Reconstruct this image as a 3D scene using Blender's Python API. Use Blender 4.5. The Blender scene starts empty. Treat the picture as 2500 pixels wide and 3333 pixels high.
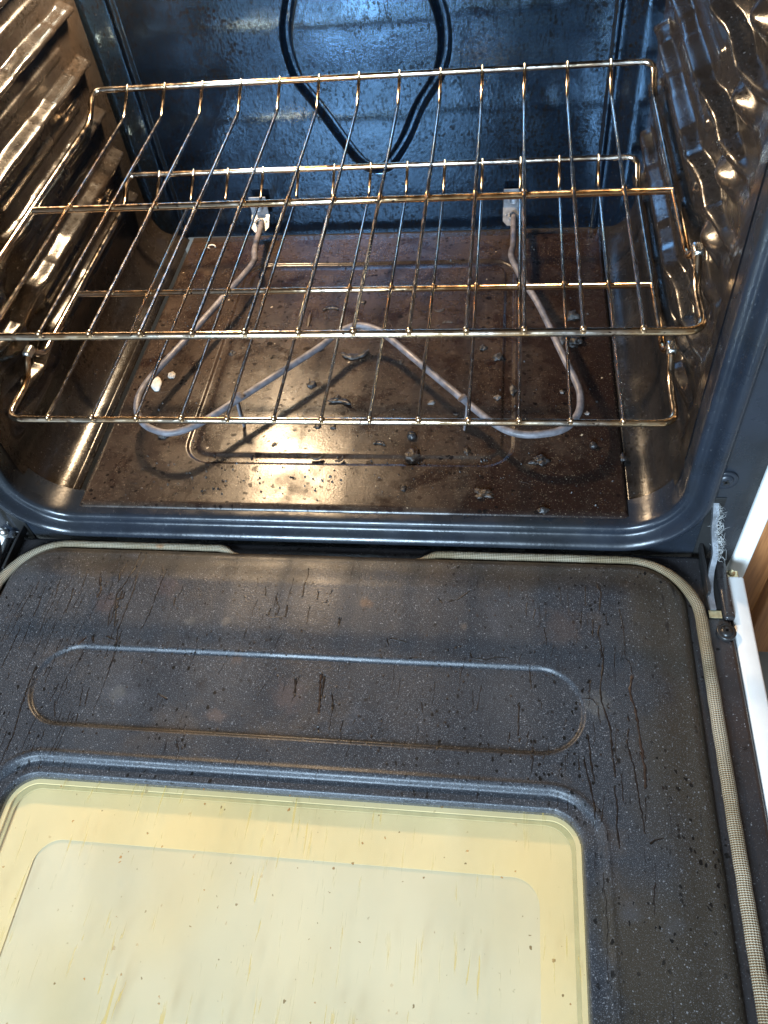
import bpy, bmesh, math, random
import numpy as np
from mathutils import Vector, Matrix
random.seed(7); rng = np.random.default_rng(7)
SC = bpy.context.scene
COL = SC.collection
# ------------------------------------------------------------------ camera, light, exposure
cam_d = bpy.data.cameras.new('camera'); cam = bpy.data.objects.new('camera', cam_d); COL.objects.link(cam)
CAMM = Matrix([[0.989886, -0.022066, 0.140142, 0.140109], [0.104964, 0.778472, -0.61884, -0.44846], [-0.095441, 0.627291, 0.772915, 0.558095], [0.0, 0.0, 0.0, 1.0]])
cam.matrix_world = CAMM
cam_d.sensor_fit = 'VERTICAL'; cam_d.sensor_height = 36.0; cam_d.lens = 2679.74 / 3333.0 * 36.0
cam_d.clip_start = 0.01; cam_d.clip_end = 60
SC.camera = cam
SC.render.resolution_x = 768; SC.render.resolution_y = 1024
SC.view_settings.view_transform = 'Standard'; SC.view_settings.look = 'None'
SC.view_settings.exposure = 0.0; SC.view_settings.gamma = 1.0
SC.cycles.use_denoising = True
SC.cycles.max_bounces = 10; SC.cycles.glossy_bounces = 6; SC.cycles.transparent_max_bounces = 12
SC.cycles.sample_clamp_indirect = 12.0
world = bpy.data.worlds.new('World'); SC.world = world; world.use_nodes = True
wb = world.node_tree.nodes['Background']; wb.inputs[0].default_value = (1.0, 0.95, 0.88, 1); wb.inputs[1].default_value = 0.16

def area_light(name, loc, target, sx, sy, power, color):
    l = bpy.data.lights.new(name, 'AREA'); l.shape = 'RECTANGLE'; l.size = sx; l.size_y = sy; l.energy = power; l.color = color
    o = bpy.data.objects.new(name, l); COL.objects.link(o); o.location = loc
    o.rotation_euler = (Vector(target) - Vector(loc)).to_track_quat('-Z', 'Y').to_euler()
    return o
area_light('window_light', (-0.64, -3.0, 1.32), (0, 0.1, 0.05), 0.75, 1.15, 330, (0.58, 0.79, 1.0))
bl = bpy.data.lights.new('oven_lamp_light', 'POINT'); bl.energy = 22.0; bl.color = (1.0, 0.70, 0.41); bl.shadow_soft_size = 0.021
blo = bpy.data.objects.new('oven_lamp_light', bl); COL.objects.link(blo); blo.location = (-0.20, 0.415, 0.405)

# ------------------------------------------------------------------ helpers
def tag(o, label=None, cat=None, group=None, kind=None):
    for k, v in (('label', label), ('category', cat), ('group', group), ('kind', kind)):
        if v: o[k] = v
    return o
def place(o, parent):
    COL.objects.link(o)
    if parent is not None:
        o.parent = parent; o.matrix_parent_inverse = PINV.get(parent.name, Matrix.Identity(4))
    return o
PINV = {}
def empty(name, loc, parent=None):
    o = bpy.data.objects.new(name, None); o.location = loc; o.empty_display_size = 0.05
    COL.objects.link(o); PINV[o.name] = Matrix.Translation(-Vector(loc))
    return o
def mesh_np(name, V, F, mat, parent=None, smooth=True, uv=None):
    V = np.asarray(V, np.float32); F = np.asarray(F, np.int32)
    me = bpy.data.meshes.new(name)
    me.vertices.add(len(V)); me.vertices.foreach_set('co', V.ravel())
    n = F.shape[1]
    me.loops.add(F.size); me.loops.foreach_set('vertex_index', F.ravel())
    me.polygons.add(len(F)); me.polygons.foreach_set('loop_start', np.arange(0, F.size, n, dtype=np.int32))
    me.polygons.foreach_set('loop_total', np.full(len(F), n, np.int32))
    me.polygons.foreach_set('use_smooth', np.full(len(F), smooth))
    if uv is not None:
        l = me.uv_layers.new(name='UVMap'); l.data.foreach_set('uv', np.asarray(uv, np.float32)[F.ravel()].ravel())
    me.update(); me.validate(); me.materials.append(mat)
    o = bpy.data.objects.new(name, me)
    return place(o, parent)
def grid_faces(nu, nv, cu=False, cv=False, flip=False):
    iu = np.arange(nu if cu else nu - 1); iv = np.arange(nv if cv else nv - 1)
    a, b = np.meshgrid(iu, iv, indexing='ij'); a2 = (a + 1) % nu; b2 = (b + 1) % nv
    q = np.stack([a * nv + b, a2 * nv + b, a2 * nv + b2, a * nv + b2], -1).reshape(-1, 4)
    return q[:, ::-1] if flip else q
def grid(name, X, Y, Z, mat, parent=None, flip=False, cu=False, cv=False, uv=None):
    V = np.stack([X, Y, Z], -1); nu, nv = X.shape
    return mesh_np(name, V.reshape(-1, 3), grid_faces(nu, nv, cu, cv, flip), mat, parent, True, None if uv is None else uv.reshape(-1, 2))
def ss(a, b, x):
    t = np.clip((x - a) / (b - a), 0, 1); return t * t * (3 - 2 * t)
def rrect_sdf(x, y, cx, cy, hx, hy, r):
    qx = np.abs(x - cx) - hx + r; qy = np.abs(y - cy) - hy + r
    return np.minimum(np.maximum(qx, qy), 0) + np.hypot(np.maximum(qx, 0), np.maximum(qy, 0)) - r
def seg_dist(px, py, pts, closed=False):
    d = np.full(np.shape(px), 1e9); P = list(pts) + ([pts[0]] if closed else [])
    for (ax, ay), (bx, by) in zip(P[:-1], P[1:]):
        dx, dy = bx - ax, by - ay; L = dx * dx + dy * dy + 1e-14
        t = np.clip(((px - ax) * dx + (py - ay) * dy) / L, 0, 1)
        d = np.minimum(d, np.hypot(px - ax - t * dx, py - ay - t * dy))
    return d
def inside_poly(px, py, pts):
    c = np.zeros(np.shape(px), bool); j = len(pts) - 1
    for i in range(len(pts)):
        xi, yi = pts[i]; xj, yj = pts[j]
        c ^= ((yi > py) != (yj > py)) & (px < (xj - xi) * (py - yi) / (yj - yi + 1e-14) + xi); j = i
    return c
def vnoise(x, y, scale, seed=0):
    """smooth value noise, numpy"""
    r = np.random.default_rng(seed); T = r.random((64, 64))
    X = np.asarray(x) * scale + 100.3; Y = np.asarray(y) * scale + 100.7
    xi = np.floor(X).astype(int); yi = np.floor(Y).astype(int); fx = X - xi; fy = Y - yi
    fx = fx * fx * (3 - 2 * fx); fy = fy * fy * (3 - 2 * fy)
    g = lambda a, b: T[a % 64, b % 64]
    return (g(xi, yi) * (1 - fx) + g(xi + 1, yi) * fx) * (1 - fy) + (g(xi, yi + 1) * (1 - fx) + g(xi + 1, yi + 1) * fx) * fy
def catmull(pts, n=6, closed=False):
    P = [Vector(p) for p in pts]; out = []; m = len(P)
    rngi = range(m if closed else m - 1)
    for i in rngi:
        p0 = P[(i - 1) % m] if (closed or i > 0) else P[0]; p1 = P[i]; p2 = P[(i + 1) % m]
        p3 = P[(i + 2) % m] if (closed or i + 2 < m) else P[-1]
        for k in range(n):
            t = k / n
            out.append(0.5 * ((2 * p1) + (p2 - p0) * t + (2 * p0 - 5 * p1 + 4 * p2 - p3) * t * t + (3 * p1 - p0 - 3 * p2 + p3) * t ** 3))
    if not closed: out.append(P[-1])
    return out
def round_corners(pts, r, n=5, closed=False):
    P = [Vector(p) for p in pts]; out = []; m = len(P)
    for i in range(m):
        if not closed and i in (0, m - 1): out.append(P[i]); continue
        a, b, c = P[(i - 1) % m], P[i], P[(i + 1) % m]
        rr = r if not isinstance(r, (list, tuple)) else r[i]
        d1 = min(rr, (a - b).length * 0.48); d2 = min(rr, (c - b).length * 0.48)
        s = b + (a - b).normalized() * d1; e = b + (c - b).normalized() * d2
        for k in range(n + 1):
            t = k / n; out.append(s * (1 - t) ** 2 + b * 2 * t * (1 - t) + e * t * t)
    return out
def frames(P, closed):
    m = len(P); T = []
    for i in range(m):
        a = P[(i - 1) % m] if (closed or i > 0) else P[i]; b = P[(i + 1) % m] if (closed or i < m - 1) else P[i]
        T.append((b - a).normalized())
    up = Vector((0, 0, 1)) if abs(T[0].z) < 0.9 else Vector((0, 1, 0))
    n = (up - T[0] * up.dot(T[0])).normalized(); Ns = []
    for t in T:
        n = (n - t * n.dot(t)); n = n.normalized() if n.length > 1e-6 else t.orthogonal().normalized(); Ns.append(n)
    return T, Ns, [t.cross(n) for t, n in zip(T, Ns)]
def tube_data(P, r, seg=10, closed=False, caps=True, squash=1.0):
    P = [Vector(p) for p in P]; T, N, B = frames(P, closed); m = len(P)
    R = r if isinstance(r, (list, tuple)) else [r] * m
    V = []; UV = []; L = 0
    for i in range(m):
        if i: L += (P[i] - P[i - 1]).length
        for k in range(seg):
            a = 2 * math.pi * k / seg
            V.append(P[i] + (N[i] * math.sin(a) * squash + B[i] * math.cos(a)) * R[i]); UV.append((L, k / seg))
    F = [tuple(q) for q in grid_faces(m, seg, closed, True, True)]
    if caps and not closed:
        for i, fl in ((0, False), (m - 1, True)):
            V.append(P[i]); c = len(V) - 1; UV.append((0, 0))
            for k in range(seg):
                q = (c, i * seg + k, i * seg + (k + 1) % seg, i * seg + (k + 1) % seg)
                F.append((q[0], q[2], q[1], q[1]) if fl else q)
    return V, F, UV
class MB:
    """collects shapes that belong to one part"""
    def __init__(s): s.V = []; s.F = []; s.UV = []; s.S = []
    def add(s, V, F, UV=None, smooth=True):
        o = len(s.V); s.V += [tuple(v) for v in V]; s.UV += list(UV) if UV else [(0, 0)] * len(V)
        for f in F:
            g = []
            for i in f:
                if i + o not in g: g.append(i + o)
            if len(g) > 2: s.F.append(g); s.S.append(smooth)
    def tube(s, P, r, seg=10, closed=False, squash=1.0): s.add(*tube_data(P, r, seg, closed, True, squash)); return s
    def box(s, lo, hi, bev=0.0, rot=None, smooth=False):
        bm = bmesh.new(); bmesh.ops.create_cube(bm, size=1.0)
        c = [(a + b) / 2 for a, b in zip(lo, hi)]; d = [b - a for a, b in zip(lo, hi)]
        for v in bm.verts: v.co = Vector((v.co.x * d[0], v.co.y * d[1], v.co.z * d[2]))
        if bev: bmesh.ops.bevel(bm, geom=bm.edges[:], offset=bev, segments=3, affect='EDGES', profile=0.5)
        if rot is not None:
            for v in bm.verts: v.co = rot @ v.co
        for v in bm.verts: v.co += Vector(c)
        bm.verts.index_update()
        s.add([v.co[:] for v in bm.verts], [[v.index for v in f.verts] for f in bm.faces], smooth=smooth); bm.free(); return s
    def lathe(s, c, axis, prof, seg=28):
        """prof: (radius, height along axis)"""
        z = Vector(axis).normalized(); x = z.orthogonal().normalized(); y = z.cross(x); V = []
        for r, h in prof:
            for k in range(seg):
                a = 2 * math.pi * k / seg; V.append(Vector(c) + z * h + (x * math.cos(a) + y * math.sin(a)) * r)
        s.add(V, [tuple(q) for q in grid_faces(len(prof), seg, False, True, True)]); return s
    def poly(s, pts, thick, up=Vector((0, 0, 1))):
        """flat polygon with thickness along -up"""
        n = len(pts); V = [Vector(p) for p in pts] + [Vector(p) - up * thick for p in pts]
        s.add(V, [list(range(n)), list(range(2 * n - 1, n - 1, -1))] + [[i, i + n, (i + 1) % n + n, (i + 1) % n] for i in range(n)], smooth=False); return s
    def build(s, name, mat, parent=None):
        me = bpy.data.meshes.new(name); me.from_pydata(s.V, [], s.F)
        me.polygons.foreach_set('use_smooth', s.S)
        if any(u != (0, 0) for u in s.UV):
            l = me.uv_layers.new(name='UVMap')
            idx = np.zeros(len(me.loops), np.int32); me.loops.foreach_get('vertex_index', idx)
            l.data.foreach_set('uv', np.asarray(s.UV, np.float32)[idx].ravel())
        me.update(); me.materials.append(mat)
        return place(bpy.data.objects.new(name, me), parent)

# ------------------------------------------------------------------ materials
class NT:
    def __init__(s, name):
        s.m = bpy.data.materials.new(name); s.m.use_nodes = True; s.t = s.m.node_tree; s.t.nodes.clear()
        s.out = s.t.nodes.new('ShaderNodeOutputMaterial')
    def n(s, typ, ins=None, **kw):
        nd = s.t.nodes.new(typ)
        for k, v in kw.items(): setattr(nd, k, v)
        for k, v in (ins or {}).items():
            sk = nd.inputs[k]
            if isinstance(v, bpy.types.NodeSocket): s.t.links.new(v, sk)
            else: sk.default_value = v
        return nd
    def pos(s): return s.n('ShaderNodeTexCoord').outputs['Object']
    def map(s, v, scale=(1, 1, 1), loc=(0, 0, 0), rot=(0, 0, 0)):
        return s.n('ShaderNodeMapping', {'Vector': v, 'Scale': scale, 'Location': loc, 'Rotation': rot}).outputs[0]
    def noise(s, v, scale, detail=3, rough=0.55, dist=0.0):
        return s.n('ShaderNodeTexNoise', {'Vector': v, 'Scale': scale, 'Detail': detail, 'Roughness': rough, 'Distortion': dist}).outputs['Fac']
    def ramp(s, f, a, b, lo=0.0, hi=1.0, clamp=True):
        return s.n('ShaderNodeMapRange', {'Value': f, 'From Min': a, 'From Max': b, 'To Min': lo, 'To Max': hi}, interpolation_type='SMOOTHSTEP').outputs[0]
    def math(s, op, a, b=0.0, c=0.0):
        return s.n('ShaderNodeMath', {0: a, 1: b, 2: c}, operation=op).outputs[0]
    def mix(s, f, a, b):
        c = lambda v: (v + (1,)) if isinstance(v, tuple) and len(v) == 3 else v
        return s.n('ShaderNodeMix', {0: f, 6: c(a), 7: c(b)}, data_type='RGBA').outputs[2]
    def vor(s, v, scale, feat='F1', rnd=1.0):
        return s.n('ShaderNodeTexVoronoi', {'Vector': v, 'Scale': scale, 'Randomness': rnd}, feature=feat)
    def bump(s, h, strength, dist, normal=None):
        i = {'Height': h, 'Strength': strength, 'Distance': dist}
        if normal is not None: i['Normal'] = normal
        return s.n('ShaderNodeBump', i).outputs[0]
    def pbsdf(s, **kw):
        ins = {}
        names = dict(base='Base Color', rough='Roughness', metal='Metallic', ior='IOR', stint='Specular Tint', normal='Normal', coat='Coat Weight', coatr='Coat Roughness', spec='Specular IOR Level', sheen='Sheen Weight', tint='Specular Tint')
        for k, v in kw.items():
            ins[names[k]] = (v + (1,)) if isinstance(v, tuple) and len(v) == 3 else v
        return s.n('ShaderNodeBsdfPrincipled', ins)
    def end(s, sh): s.t.links.new(sh, s.out.inputs['Surface']); return s.m
def simple(name, base, rough=0.4, metal=0.0, vary=0.15, scale=60, bump=0.1, bscale=300, **kw):
    n = NT(name); p = n.pos(); f = n.noise(p, scale, 4)
    c = n.mix(n.ramp(f, 0.3, 0.7), tuple(v * (1 - vary) for v in base), tuple(min(1, v * (1 + vary)) for v in base))
    r = n.ramp(n.noise(p, scale * 0.6, 3), 0.3, 0.7, rough * 0.8, min(1, rough * 1.25))
    return n.end(n.pbsdf(base=c, rough=r, metal=metal, normal=n.bump(n.noise(p, bscale, 2), bump, 0.001), **kw).outputs[0])
def dots(n, p, scale, size, keep, seed=(0, 0, 0)):
    """sparse round dots: mask 0..1; keep = share of the cells that hold one"""
    w = n.n('ShaderNodeTexNoise', {'Vector': p, 'Scale': scale * 1.3, 'Detail': 2}).outputs['Color']
    q = n.n('ShaderNodeVectorMath', {0: w, 1: (0.9 / scale,) * 3, 2: p}, operation='MULTIPLY_ADD').outputs[0]
    v = n.vor(n.map(q, loc=seed), scale)
    sep = n.n('ShaderNodeSeparateColor', {0: v.outputs['Color']})
    r = n.math('MULTIPLY', sep.outputs[1], size)
    m = n.math('SUBTRACT', r, v.outputs['Distance'])
    m = n.ramp(m, 0.0, 0.06)
    return n.math('MULTIPLY', m, n.math('LESS_THAN', sep.outputs[0], keep))
def enamel(name, base, grease=(0.05, 0.028, 0.014), grease_amt=0.35, rough=0.28, flecks=0.6, streak=None, spots=0.25, bump=0.25, fleck_col=(0.30, 0.31, 0.33), ior=1.55, gscale=9, bscale=420, stint=(1, 1, 1), sthr=0.60, grit=0.0, wavy=0.12, sp0=0.5):
    n = NT(name); p = n.pos()
    g = n.ramp(n.noise(p, gscale, 6, 0.62), 0.42, 0.72, 0, grease_amt)
    c = n.mix(g, base, grease)
    c = n.mix(n.ramp(n.noise(p, gscale * 4, 5, 0.6), 0.40, 0.75, 0, 0.5), c, tuple(v * 0.45 for v in base))
    fl = n.ramp(n.noise(p, 1150, 1, 0.4), 0.66, 0.78, 0, flecks * 0.6)
    c = n.mix(fl, c, fleck_col)
    fl2 = dots(n, p, 420, 0.30, 0.25)
    c = n.mix(n.math('MULTIPLY', fl2, flecks), c, fleck_col)
    rr = n.ramp(n.noise(p, gscale * 3, 5), 0.3, 0.75, rough * 0.75, rough * 1.6)
    spec = sp0
    dirt = n.ramp(n.noise(p, 330, 3, 0.6), 0.56, 0.66, 0, grit)
    if spots:
        sm = n.ramp(n.noise(p, 14, 3), 0.40, 0.62)
        sp = n.math('MULTIPLY', dots(n, p, 260, 0.55, spots, (3, 1, 2)), sm)
        sp = n.math('MAXIMUM', sp, n.math('MULTIPLY', dots(n, p, 120, 0.34, spots * 0.6, (1, 5, 2)), sm))
        dirt = n.math('MAXIMUM', dirt, n.math('MULTIPLY', sp, 0.9))
    if streak:
        st = n.noise(n.map(p, scale=streak), 1.0, 5, 0.6, 0.4)
        sm = n.ramp(n.noise(p, 9, 3), 0.30, 0.55, 0.25, 1.0)
        k = n.math('MULTIPLY', n.ramp(st, sthr, sthr + 0.06), sm)
        dirt = n.math('MAXIMUM', dirt, n.math('MULTIPLY', k, 0.85))
    c = n.mix(dirt, c, (0.006, 0.005, 0.004))
    spec = n.math('SUBTRACT', sp0, n.math('MULTIPLY', dirt, sp0 * 0.84))
    h = n.noise(p, bscale, 3, 0.5)
    nb = n.bump(n.noise(p, 38, 3), wavy, 0.004); nb = n.bump(h, bump, 0.0006, nb)
    return n.end(n.pbsdf(base=c, rough=rr, ior=ior, normal=nb, stint=stint, spec=spec).outputs[0])
M = {}
M['wall'] = enamel('wall_enamel', (0.014, 0.0125, 0.012), (0.024, 0.015, 0.008), 0.7, 0.20, 0.2, streak=(420, 420, 150), spots=0.6, bump=0.18, ior=1.65, sthr=0.56, grit=0.5, wavy=0.05)
M['back'] = enamel('back_enamel', (0.003, 0.006, 0.012), (0.006, 0.006, 0.007), 0.4, 0.15, 0.08, streak=(430, 60, 120), spots=0.7, bump=0.20, bscale=300, ior=1.9, stint=(0.36, 0.64, 1.0), sthr=0.55, grit=0.5, wavy=0.03)
M['floor'] = enamel('floor_enamel', (0.022, 0.019, 0.018), (0.045, 0.026, 0.014), 0.8, 0.24, 0.25, spots=0.3, bump=0.3, fleck_col=(0.42, 0.34, 0.24), gscale=16)
M['frame'] = enamel('frame_enamel', (0.014, 0.018, 0.026), (0.03, 0.03, 0.02), 0.3, 0.24, 0.12, sp0=0.36, spots=0.0, bump=0.12)
M['white'] = simple('white_enamel', (0.80, 0.80, 0.78), 0.18, vary=0.03, bump=0.03)
M['cream'] = simple('cream_paint', (0.78, 0.74, 0.62), 0.3, vary=0.10, scale=25, bump=0.05)
M['black'] = simple('black_steel', (0.018, 0.017, 0.017), 0.35, vary=0.4)
M['shade_black'] = simple('slot_shade', (0.006, 0.006, 0.006), 0.6)  # near-black colour standing in for the shade inside slots
M['steel'] = simple('bright_steel', (0.72, 0.72, 0.70), 0.28, 1.0, vary=0.2, scale=200)
M['zinc'] = simple('zinc_plate', (0.20, 0.21, 0.23), 0.45, 0.5, vary=0.25, scale=150)
M['brass'] = simple('yellowed_steel', (0.62, 0.52, 0.30), 0.35, 0.8, vary=0.25, scale=150)
M['element'] = simple('element_sheath', (0.115, 0.108, 0.118), 0.48, 0.0, vary=0.35, scale=120, bump=0.25, bscale=900)
def bottom_panel_mat():
    n = NT('burnt_panel_enamel'); p = n.pos()
    a = n.ramp(n.noise(p, 7, 6, 0.65), 0.35, 0.68)
    c = n.mix(a, (0.037, 0.024, 0.017), (0.020, 0.0135, 0.011))
    b = n.ramp(n.noise(n.map(p, loc=(3, 1, 0)), 17, 6, 0.7, 0.5), 0.52, 0.66, 0, 0.8)
    c = n.mix(b, c, (0.011, 0.005, 0.004))
    px_ = n.n('ShaderNodeSeparateXYZ', {0: p}).outputs[0]
    b = n.math('MAXIMUM', b, n.ramp(n.math('ADD', n.noise(n.map(p, loc=(1, 6, 0)), 9, 6, 0.68, 0.4), n.math('MULTIPLY', px_, 0.9)), 0.58, 0.70, 0, 0.8))
    c = n.mix(b, c, (0.012, 0.006, 0.005))
    e = n.ramp(n.noise(n.map(p, loc=(8, 3, 0)), 26, 5, 0.6), 0.60, 0.72, 0, 0.55)
    c = n.mix(e, c, (0.062, 0.042, 0.028))
    c = n.mix(n.ramp(n.noise(p, 160, 5, 0.7), 0.50, 0.70, 0, 0.75), c, (0.012, 0.008, 0.006))
    c = n.mix(n.ramp(n.noise(p, 900, 1), 0.66, 0.74, 0, 0.5), c, (0.30, 0.24, 0.17))
    sp = n.math('MAXIMUM', dots(n, p, 210, 0.5, 0.30, (3, 1, 2)), dots(n, p, 95, 0.36, 0.22, (1, 5, 2)))
    c = n.mix(n.math('MULTIPLY', sp, n.ramp(n.noise(p, 11, 3), 0.38, 0.6, 0.1, 0.95)), c, (0.005, 0.004, 0.004))
    c = n.mix(dots(n, p, 130, 0.18, 0.10, (7, 7, 1)), c, (0.40, 0.33, 0.24))
    gd = n.ramp(n.noise(p, 300, 4, 0.65), 0.52, 0.66, 0, 0.4)
    c = n.mix(gd, c, (0.008, 0.005, 0.004))
    sl = n.math('SUBTRACT', 0.38, n.math('MULTIPLY', n.math('MAXIMUM', n.math('MAXIMUM', gd, b), sp), 0.28))
    r = n.ramp(n.noise(p, 22, 5), 0.3, 0.75, 0.21, 0.34)
    nb = n.bump(n.noise(p, 30, 2), 0.06, 0.004)
    nb = n.bump(n.noise(p, 520, 3, 0.6), 0.11, 0.0008, nb)
    return n.end(n.pbsdf(base=c, rough=r, ior=1.5, normal=nb, spec=sl).outputs[0])
M['panel'] = bottom_panel_mat()
def rack_mat():
    n = NT('heat_tinted_chrome'); p = n.pos()
    c = n.mix(n.ramp(n.noise(p, 26, 3), 0.35, 0.65), (0.66, 0.52, 0.35), (0.66, 0.40, 0.19))
    c = n.mix(n.ramp(n.noise(n.map(p, loc=(4, 2, 1)), 9, 3), 0.42, 0.58, 0, 0.85), c, (0.60, 0.57, 0.53))
    c = n.mix(n.ramp(n.noise(p, 150, 4, 0.6), 0.60, 0.72, 0, 0.75), c, (0.10, 0.045, 0.025))
    c = n.mix(dots(n, p, 330, 0.42, 0.14), c, (0.03, 0.018, 0.014))
    r = n.ramp(n.noise(p, 120, 4), 0.3, 0.7, 0.10, 0.26)
    return n.end(n.pbsdf(base=c, rough=r, metal=1.0, normal=n.bump(n.noise(p, 400, 2), 0.12, 0.0004)).outputs[0])
M['rack'] = rack_mat()

# ------------------------------------------------------------------ the oven
XC, HW, ZF, ZT, YB = -0.006, 0.289, -0.003, 0.44, 0.44     # cavity centre, half width, floor, ceiling, back
oven = empty('oven', (0, 0.22, -0.30))
tag(oven, 'white kitchen range oven with blue black enamel cavity and dropped open door', 'oven')

# side walls with embossed rack guides (height field over the wall's unrolled section)
RX, RZ = 0.034, 0.046
def side_wall(sgn, seed):
    s1 = np.linspace(0, math.pi / 2, 40)
    bx = HW - RX + RX * np.sin(s1); bz = ZF + RZ - RZ * np.cos(s1)
    zz = np.linspace(ZF + RZ, ZT, 430)[1:]
    px = np.r_[np.array([0.2515]), bx, np.full(len(zz), HW)]; pz = np.r_[np.array([ZF - 0.006]), bz, zz]
    ys = np.linspace(0.010, YB, 420)
    Z, Y = np.meshgrid(pz, ys, indexing='ij'); X = np.repeat(px[:, None], len(ys), 1)
    H = np.zeros_like(Z)
    for k in range(7):
        z0 = 0.0795 + 0.0487 * k
        y1 = 0.394 + 0.004 * math.sin(k * 2.1 + seed)
        pl = [(y1, z0), (0.150, z0), (0.112, z0 - 0.011), (0.078, z0 - 0.009), (0.045, z0 - 0.002)]
        d = seg_dist(Y, Z, pl)
        wob = 0.0012 * np.sin(Y * 70 + k)
        stp = ss(0.15, 0.85, np.sin((Y + 0.013 * k) * 2 * math.pi / 0.098))
        wid = 0.0094 - 0.0014 * stp
        prot = (0.0125 - 0.0013 * stp) * (0.25 + 0.75 * ss(0.04, 0.13, Y))
        H = np.maximum(H, prot * ss(wid, wid * 0.10, d + wob * 0.3))
        # pressed dimples and stop bumps at the front end of each guide
        H += 0.0120 * np.exp(-((Y - 0.100) / 0.024) ** 2 - ((Z - z0 - 0.023) / 0.0105) ** 2)
        H -= 0.0060 * np.exp(-((Y - 0.128) / 0.014) ** 2 - ((Z - z0 - 0.012) / 0.010) ** 2)
        H += 0.0040 * np.exp(-((Y - 0.052) / 0.014) ** 2 - ((Z - z0 - 0.030) / 0.012) ** 2)
        # shallow second rib between two guides
        d2 = seg_dist(Y, Z, [(0.36, z0 + 0.0245), (0.165, z0 + 0.0245)])
        H += 0.0022 * ss(0.006, 0.002, d2)
    H -= 0.0080 * ss(0.168, 0.128, Y) * ss(0.02, 0.055, Y)
    H += 0.0010 * (vnoise(Y, Z, 30, 3 + seed) - 0.5) * ss(0.05, 0.08, Z)
    H *= ss(0.050, 0.066, Z) * ss(0.012, 0.035, Y)
    X = XC + sgn * (X - H)
    return grid('side_wall', X, Y, Z, M['wall'], oven, flip=sgn < 0)
side_wall(-1, 0); side_wall(1, 1)

# back wall with the raised fan cover and two vertical beads
LOBE = [(-0.0773,0.44,0.2552),(-0.0827,0.44,0.2404),(-0.0867,0.44,0.2267),(-0.0878,0.44,0.2092),(-0.0841,0.44,0.1858),(-0.0791,0.44,0.1735),(-0.0659,0.44,0.1536),(-0.0527,0.44,0.1312),(-0.0406,0.44,0.1099),(-0.0278,0.44,0.09),(-0.0174,0.44,0.0806),(-0.008,0.44,0.0779),(0.0018,0.44,0.0793),(0.0101,0.44,0.0865),(0.0271,0.44,0.1109),(0.0441,0.44,0.1449),(0.0632,0.44,0.1716),(0.0708,0.44,0.1878),(0.074,0.44,0.2037),(0.0739,0.44,0.2239),(0.0683,0.44,0.2467)]
lobe = [(p[0], p[2]) for p in LOBE] + [(0.052, 0.283), (0.022, 0.303), (-0.012, 0.307), (-0.045, 0.295), (-0.068, 0.274)]
lobe = [(v.x, v.y) for v in catmull([(a, b, 0) for a, b in lobe], 4, True)]
xs = np.linspace(XC - HW - 0.001, XC + HW + 0.001, 560); zs = np.linspace(ZF - 0.002, ZT, 430)
X, Z = np.meshgrid(xs, zs, indexing='ij')
dl = seg_dist(X, Z, lobe, True); ins = inside_poly(X, Z, lobe)
Y = np.full_like(X, YB)
Y -= np.where(ins, 0.0045 * ss(0.001, 0.006, dl), 0.0)
Y += 0.0105 * ss(0.0068, 0.0030, dl)
for xb in (-0.262, 0.242):
    dx = X - xb - 0.03 * (0.20 - Z) * (0.15 if xb < 0 else -0.15)
    Y -= 0.0030 * ss(0.0045, 0.001, np.abs(dx)); Y -= 0.010 * ss(0.003, 0.03, dx * np.sign(xb))
Y += 0.0008 * (vnoise(X, Z, 12, 5) - 0.5) + 0.00012 * (vnoise(X, Z, 60, 6) - 0.5)
back = grid('back_wall', X, Y, Z, M['back'], oven)
for x, z in ((-0.0614, 0.1839), (0.0464, 0.184)):
    m = MB(); m.lathe((x, YB - 0.0005, z), (0, -1, 0), [(0, 0.0035), (0.002, 0.0034), (0.0042, 0.002), (0.0052, 0.0008), (0.0052, -0.002)], 20); m.build('screw', M['steel'], back)
m = MB(); m.box((XC - HW, 0.0, ZT), (XC + HW, YB + 0.01, ZT + 0.01)); m.build('cavity_ceiling', M['wall'], oven)
m = MB(); m.box((-0.2510, 0.0012, ZF - 0.008), (0.2510, YB, ZF - 0.0030)); m.build('cavity_floor', M['floor'], oven)

# lift-out bottom panel: grid with a pressed rectangular groove and rolled front lip
PW, PD = 0.2478, 0.420
xs = np.r_[-PW - 0.0008, np.linspace(-PW, PW, 420), PW + 0.0008]; ys = np.r_[-0.0012, np.linspace(-0.001, 0.010, 16)[:-1], np.linspace(0.010, PD, 350)]
X, Y = np.meshgrid(xs, ys, indexing='ij')
ds = rrect_sdf(X, Y, -0.006, 0.2125, 0.151, 0.153, 0.022)
Z = np.full_like(X, 0.0)
Z -= 0.0018 * ss(0.0062, 0.0040, np.abs(ds))
Z += 0.0007 * ss(0.0, -0.01, ds)
Z += 0.0014 * (vnoise(X, Y, 9, 8) - 0.5) * ss(0, 0.02, PW - np.abs(X)) * ss(0.0, 0.02, Y)
e = np.minimum(PW - np.abs(X), Y); Z -= 0.0050 * np.where(np.minimum(e, Y) == Y, 1 - np.sqrt(np.clip(1 - np.clip((0.0062 - Y) / 0.0074, 0, 1) ** 2, 0, 1)), 0); Z -= 0.0026 * ss(0.0032, -0.0006, PW - np.abs(X))
Z[:, 0] = -0.0058; Z[0, :] = -0.0058; Z[-1, :] = -0.0058
grid('bottom_panel', X, Y, Z, M['panel'], oven, flip=False)

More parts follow.
